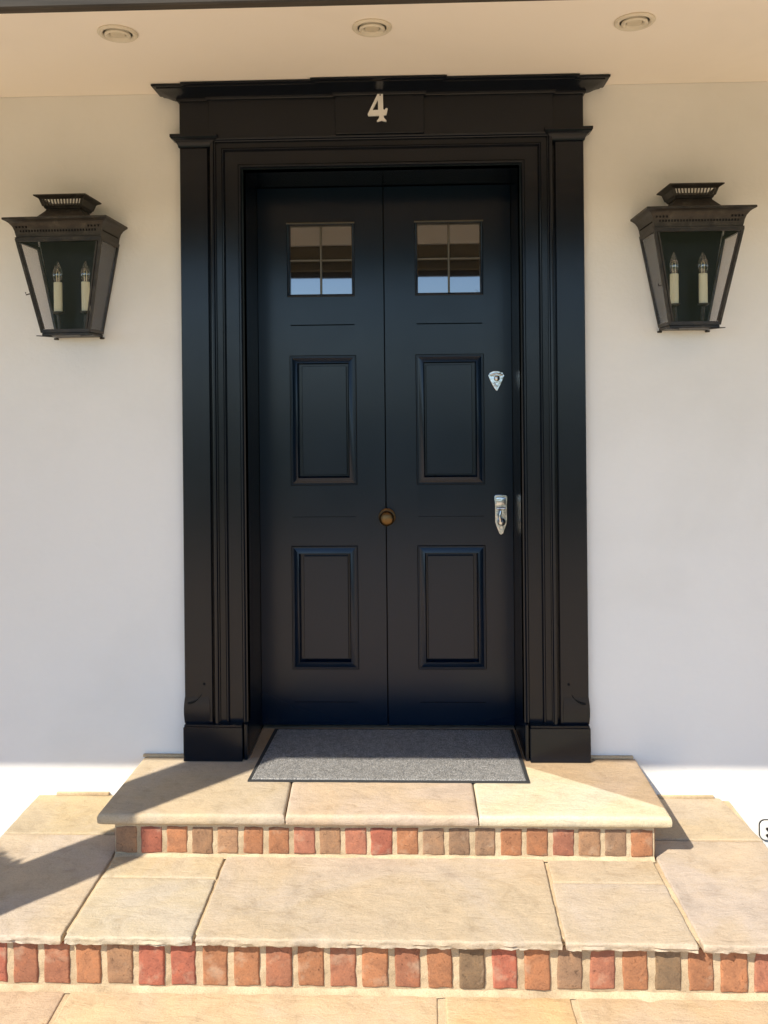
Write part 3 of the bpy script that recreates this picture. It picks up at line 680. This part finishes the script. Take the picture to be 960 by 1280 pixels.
    for s in (-1, 1): sl.hexa([(s * .074, yc - .058, Z0 + .055), (s * .076, yc - .058, Z0 + .055), (s * .076, yc + .058, Z0 + .055), (s * .074, yc + .058, Z0 + .055)], [(s * .081, yc - .065, Z0 + .079), (s * .083, yc - .065, Z0 + .079), (s * .083, yc + .065, Z0 + .079), (s * .081, yc + .065, Z0 + .079)])
    sl = sl.build('vent_bars', M_bronze, cp if False else ch); sl['kind'] = 'stuff'
    # candles
    for s in (-1, 1):
        xx = s * .0545
        cd = MB().lathe([(.0155, .085), (.0158, .088), (.0158, .198), (.015, .2)], (xx, -.078, 0), 'z', 24).build('candle_tube', M_candle, t)
        MB().lathe([(.011, .2), (.0165, .212), (.019, .228), (.0175, .245), (.012, .262), (.006, .275), (.002, .283)], (xx, -.078, 0), 'z', 24).build('bulb', M_bulb, cd, 60)
        MB().tube([(xx - .004, -.078, .201), (xx - .005, -.078, .240), (xx, -.078, .252), (xx + .005, -.078, .240), (xx + .004, -.078, .201)], .0016, 6).build('filament', M_filament, cd)
        MB().tube([(xx * .9, -.078, .0), (xx * .92, -.078, .04), (xx, -.078, .082)], .007, 10).lathe([(.006, .074), (.020, .080), (.021, .086), (.0158, .0862)], (xx, -.078, 0), 'z', 20).build('candle_holder', M_bronze, cd)
    return t
l1 = make_lantern(-1.315, 'weathered bronze wall lantern with two candle bulbs, on the wall left of the door')
l2 = copy_tree(l1); l2.location.x = 1.064; l2['label'] = 'weathered bronze wall lantern with two candle bulbs, on the wall right of the door'
l1.rotation_euler[1] = R(-.4)

# ------------------------------------------------------------------ wall cover at lower right
wc = thing('wall_cover', 'small white rounded plastic cover with black holes low on the sunlit wall at right', 'wall cover', None, (1.385, WALL, -.276))
def rrect(w, h, rad, n_=6):
    P = []
    for cx, cy, a0 in ((w - rad, h - rad, 0), (-w + rad, h - rad, 90), (-w + rad, -h + rad, 180), (w - rad, -h + rad, 270)):
        for k in range(n_ + 1): a = R(a0 + 90 * k / n_); P.append((cx + rad * math.cos(a), cy + rad * math.sin(a)))
    return P
a = outline('gasket', [rrect(.046, .0395, .022)], .006, M_black, wc, bev=.001); a.location = (0, -.0035, 0)
a = outline('cover_plate', [rrect(.0425, .036, .019)], .010, M_white, wc, bev=.002); a.location = (0, -.007, 0)
for (hx, hz) in ((-.020, .010), (-.020, -.015), (.014, .010), (.014, -.014)):
    MB().lathe([(.006, .0), (.006, .0022)], (hx, -.0112, hz), 'y', 14).build('hole', M_black, a)

# ------------------------------------------------------------------ beyond the frame: tree in a pot (its shadow falls in), bare tree and hedge in the glass
pt = thing('potted_tree', 'round clipped tree in a terracotta pot beside the left porch post', 'potted plant', None, (-2.665, -1.86, GROUND))
MB().lathe([(.14, 0), (.19, .36), (.205, .36), (.205, .42), (.175, .42), (.165, .37)], (0, 0, 0), 'z', 28).build('pot', M_pot, pt)
MB().tube([(0, 0, .35), (.01, 0, .8), (0, .01, 1.3)], [.022, .018, .012], 8).build('trunk', M_bark, pt)
V, F = [], []
rl = random.Random(3)
for k in range(4500):
    d_ = Vector((rl.gauss(0, 1), rl.gauss(0, 1), rl.gauss(0, 1))).normalized() * (.36 * rl.random() ** .4 * (1 + .12 * noise.noise(Vector((k * .1, 0, 0)))))
    c = d_ + Vector((0, 0, 1.46)); a = Vector((rl.gauss(0, 1), rl.gauss(0, 1), rl.gauss(0, 1))).normalized() * .03; e = a.cross(Vector((rl.gauss(0, 1), rl.gauss(0, 1), rl.gauss(0, 1))))  .normalized() * .017
    n_ = len(V); V += [c - a, c + e, c + a, c - e]; F.append((n_, n_ + 1, n_ + 2, n_ + 3))
link('crown', tomesh('crown', V, F, M_leaf, 30, False), pt)
bt = thing('bare_tree', 'leafless garden tree standing in the lawn, seen only mirrored in the door glass', 'tree', None, (.55, -10.2, GROUND - .06))
tb = MB(); rl = random.Random(5)
def branch(p, d_, ln, rad, lev):
    q_ = p + d_ * ln; tb.tube([p, p + d_ * ln * .5 + Vector((rl.uniform(-1, 1), rl.uniform(-1, 1), 0)) * ln * .05, q_], [rad, rad * .8, rad * .6], 6)
    if lev:
        for k in range(3): branch(p + d_ * ln * rl.uniform(.6, 1), (d_ + Vector((rl.uniform(-.9, .9), rl.uniform(-.9, .9), rl.uniform(-.1, .5)))).normalized(), ln * rl.uniform(.5, .7), rad * .55, lev - 1)
branch(Vector((0, 0, 0)), Vector((0, 0, 1)), 2.2, .05, 4); tb.build('trunk', M_bark, bt)
V, F = [], []
for k in range(9000):
    c = Vector((rl.uniform(-14, 14), -22 + rl.uniform(-.6, .6), GROUND + rl.random() * (1.25 + .12 * math.sin(k)))); a = Vector((rl.gauss(0, 1), rl.gauss(0, 1), rl.gauss(0, 1))).normalized() * .10; e = a.cross(Vector((rl.gauss(0, 1), 1, rl.gauss(0, 1)))).normalized() * .07
    n_ = len(V); V += [c - a, c + e, c + a, c - e]; F.append((n_, n_ + 1, n_ + 2, n_ + 3))
hd = link('hedge', tomesh('hedge', V, F, M_leaf, 30, False)); tag(hd, 'low green hedge along the far side of the lawn', 'hedge')
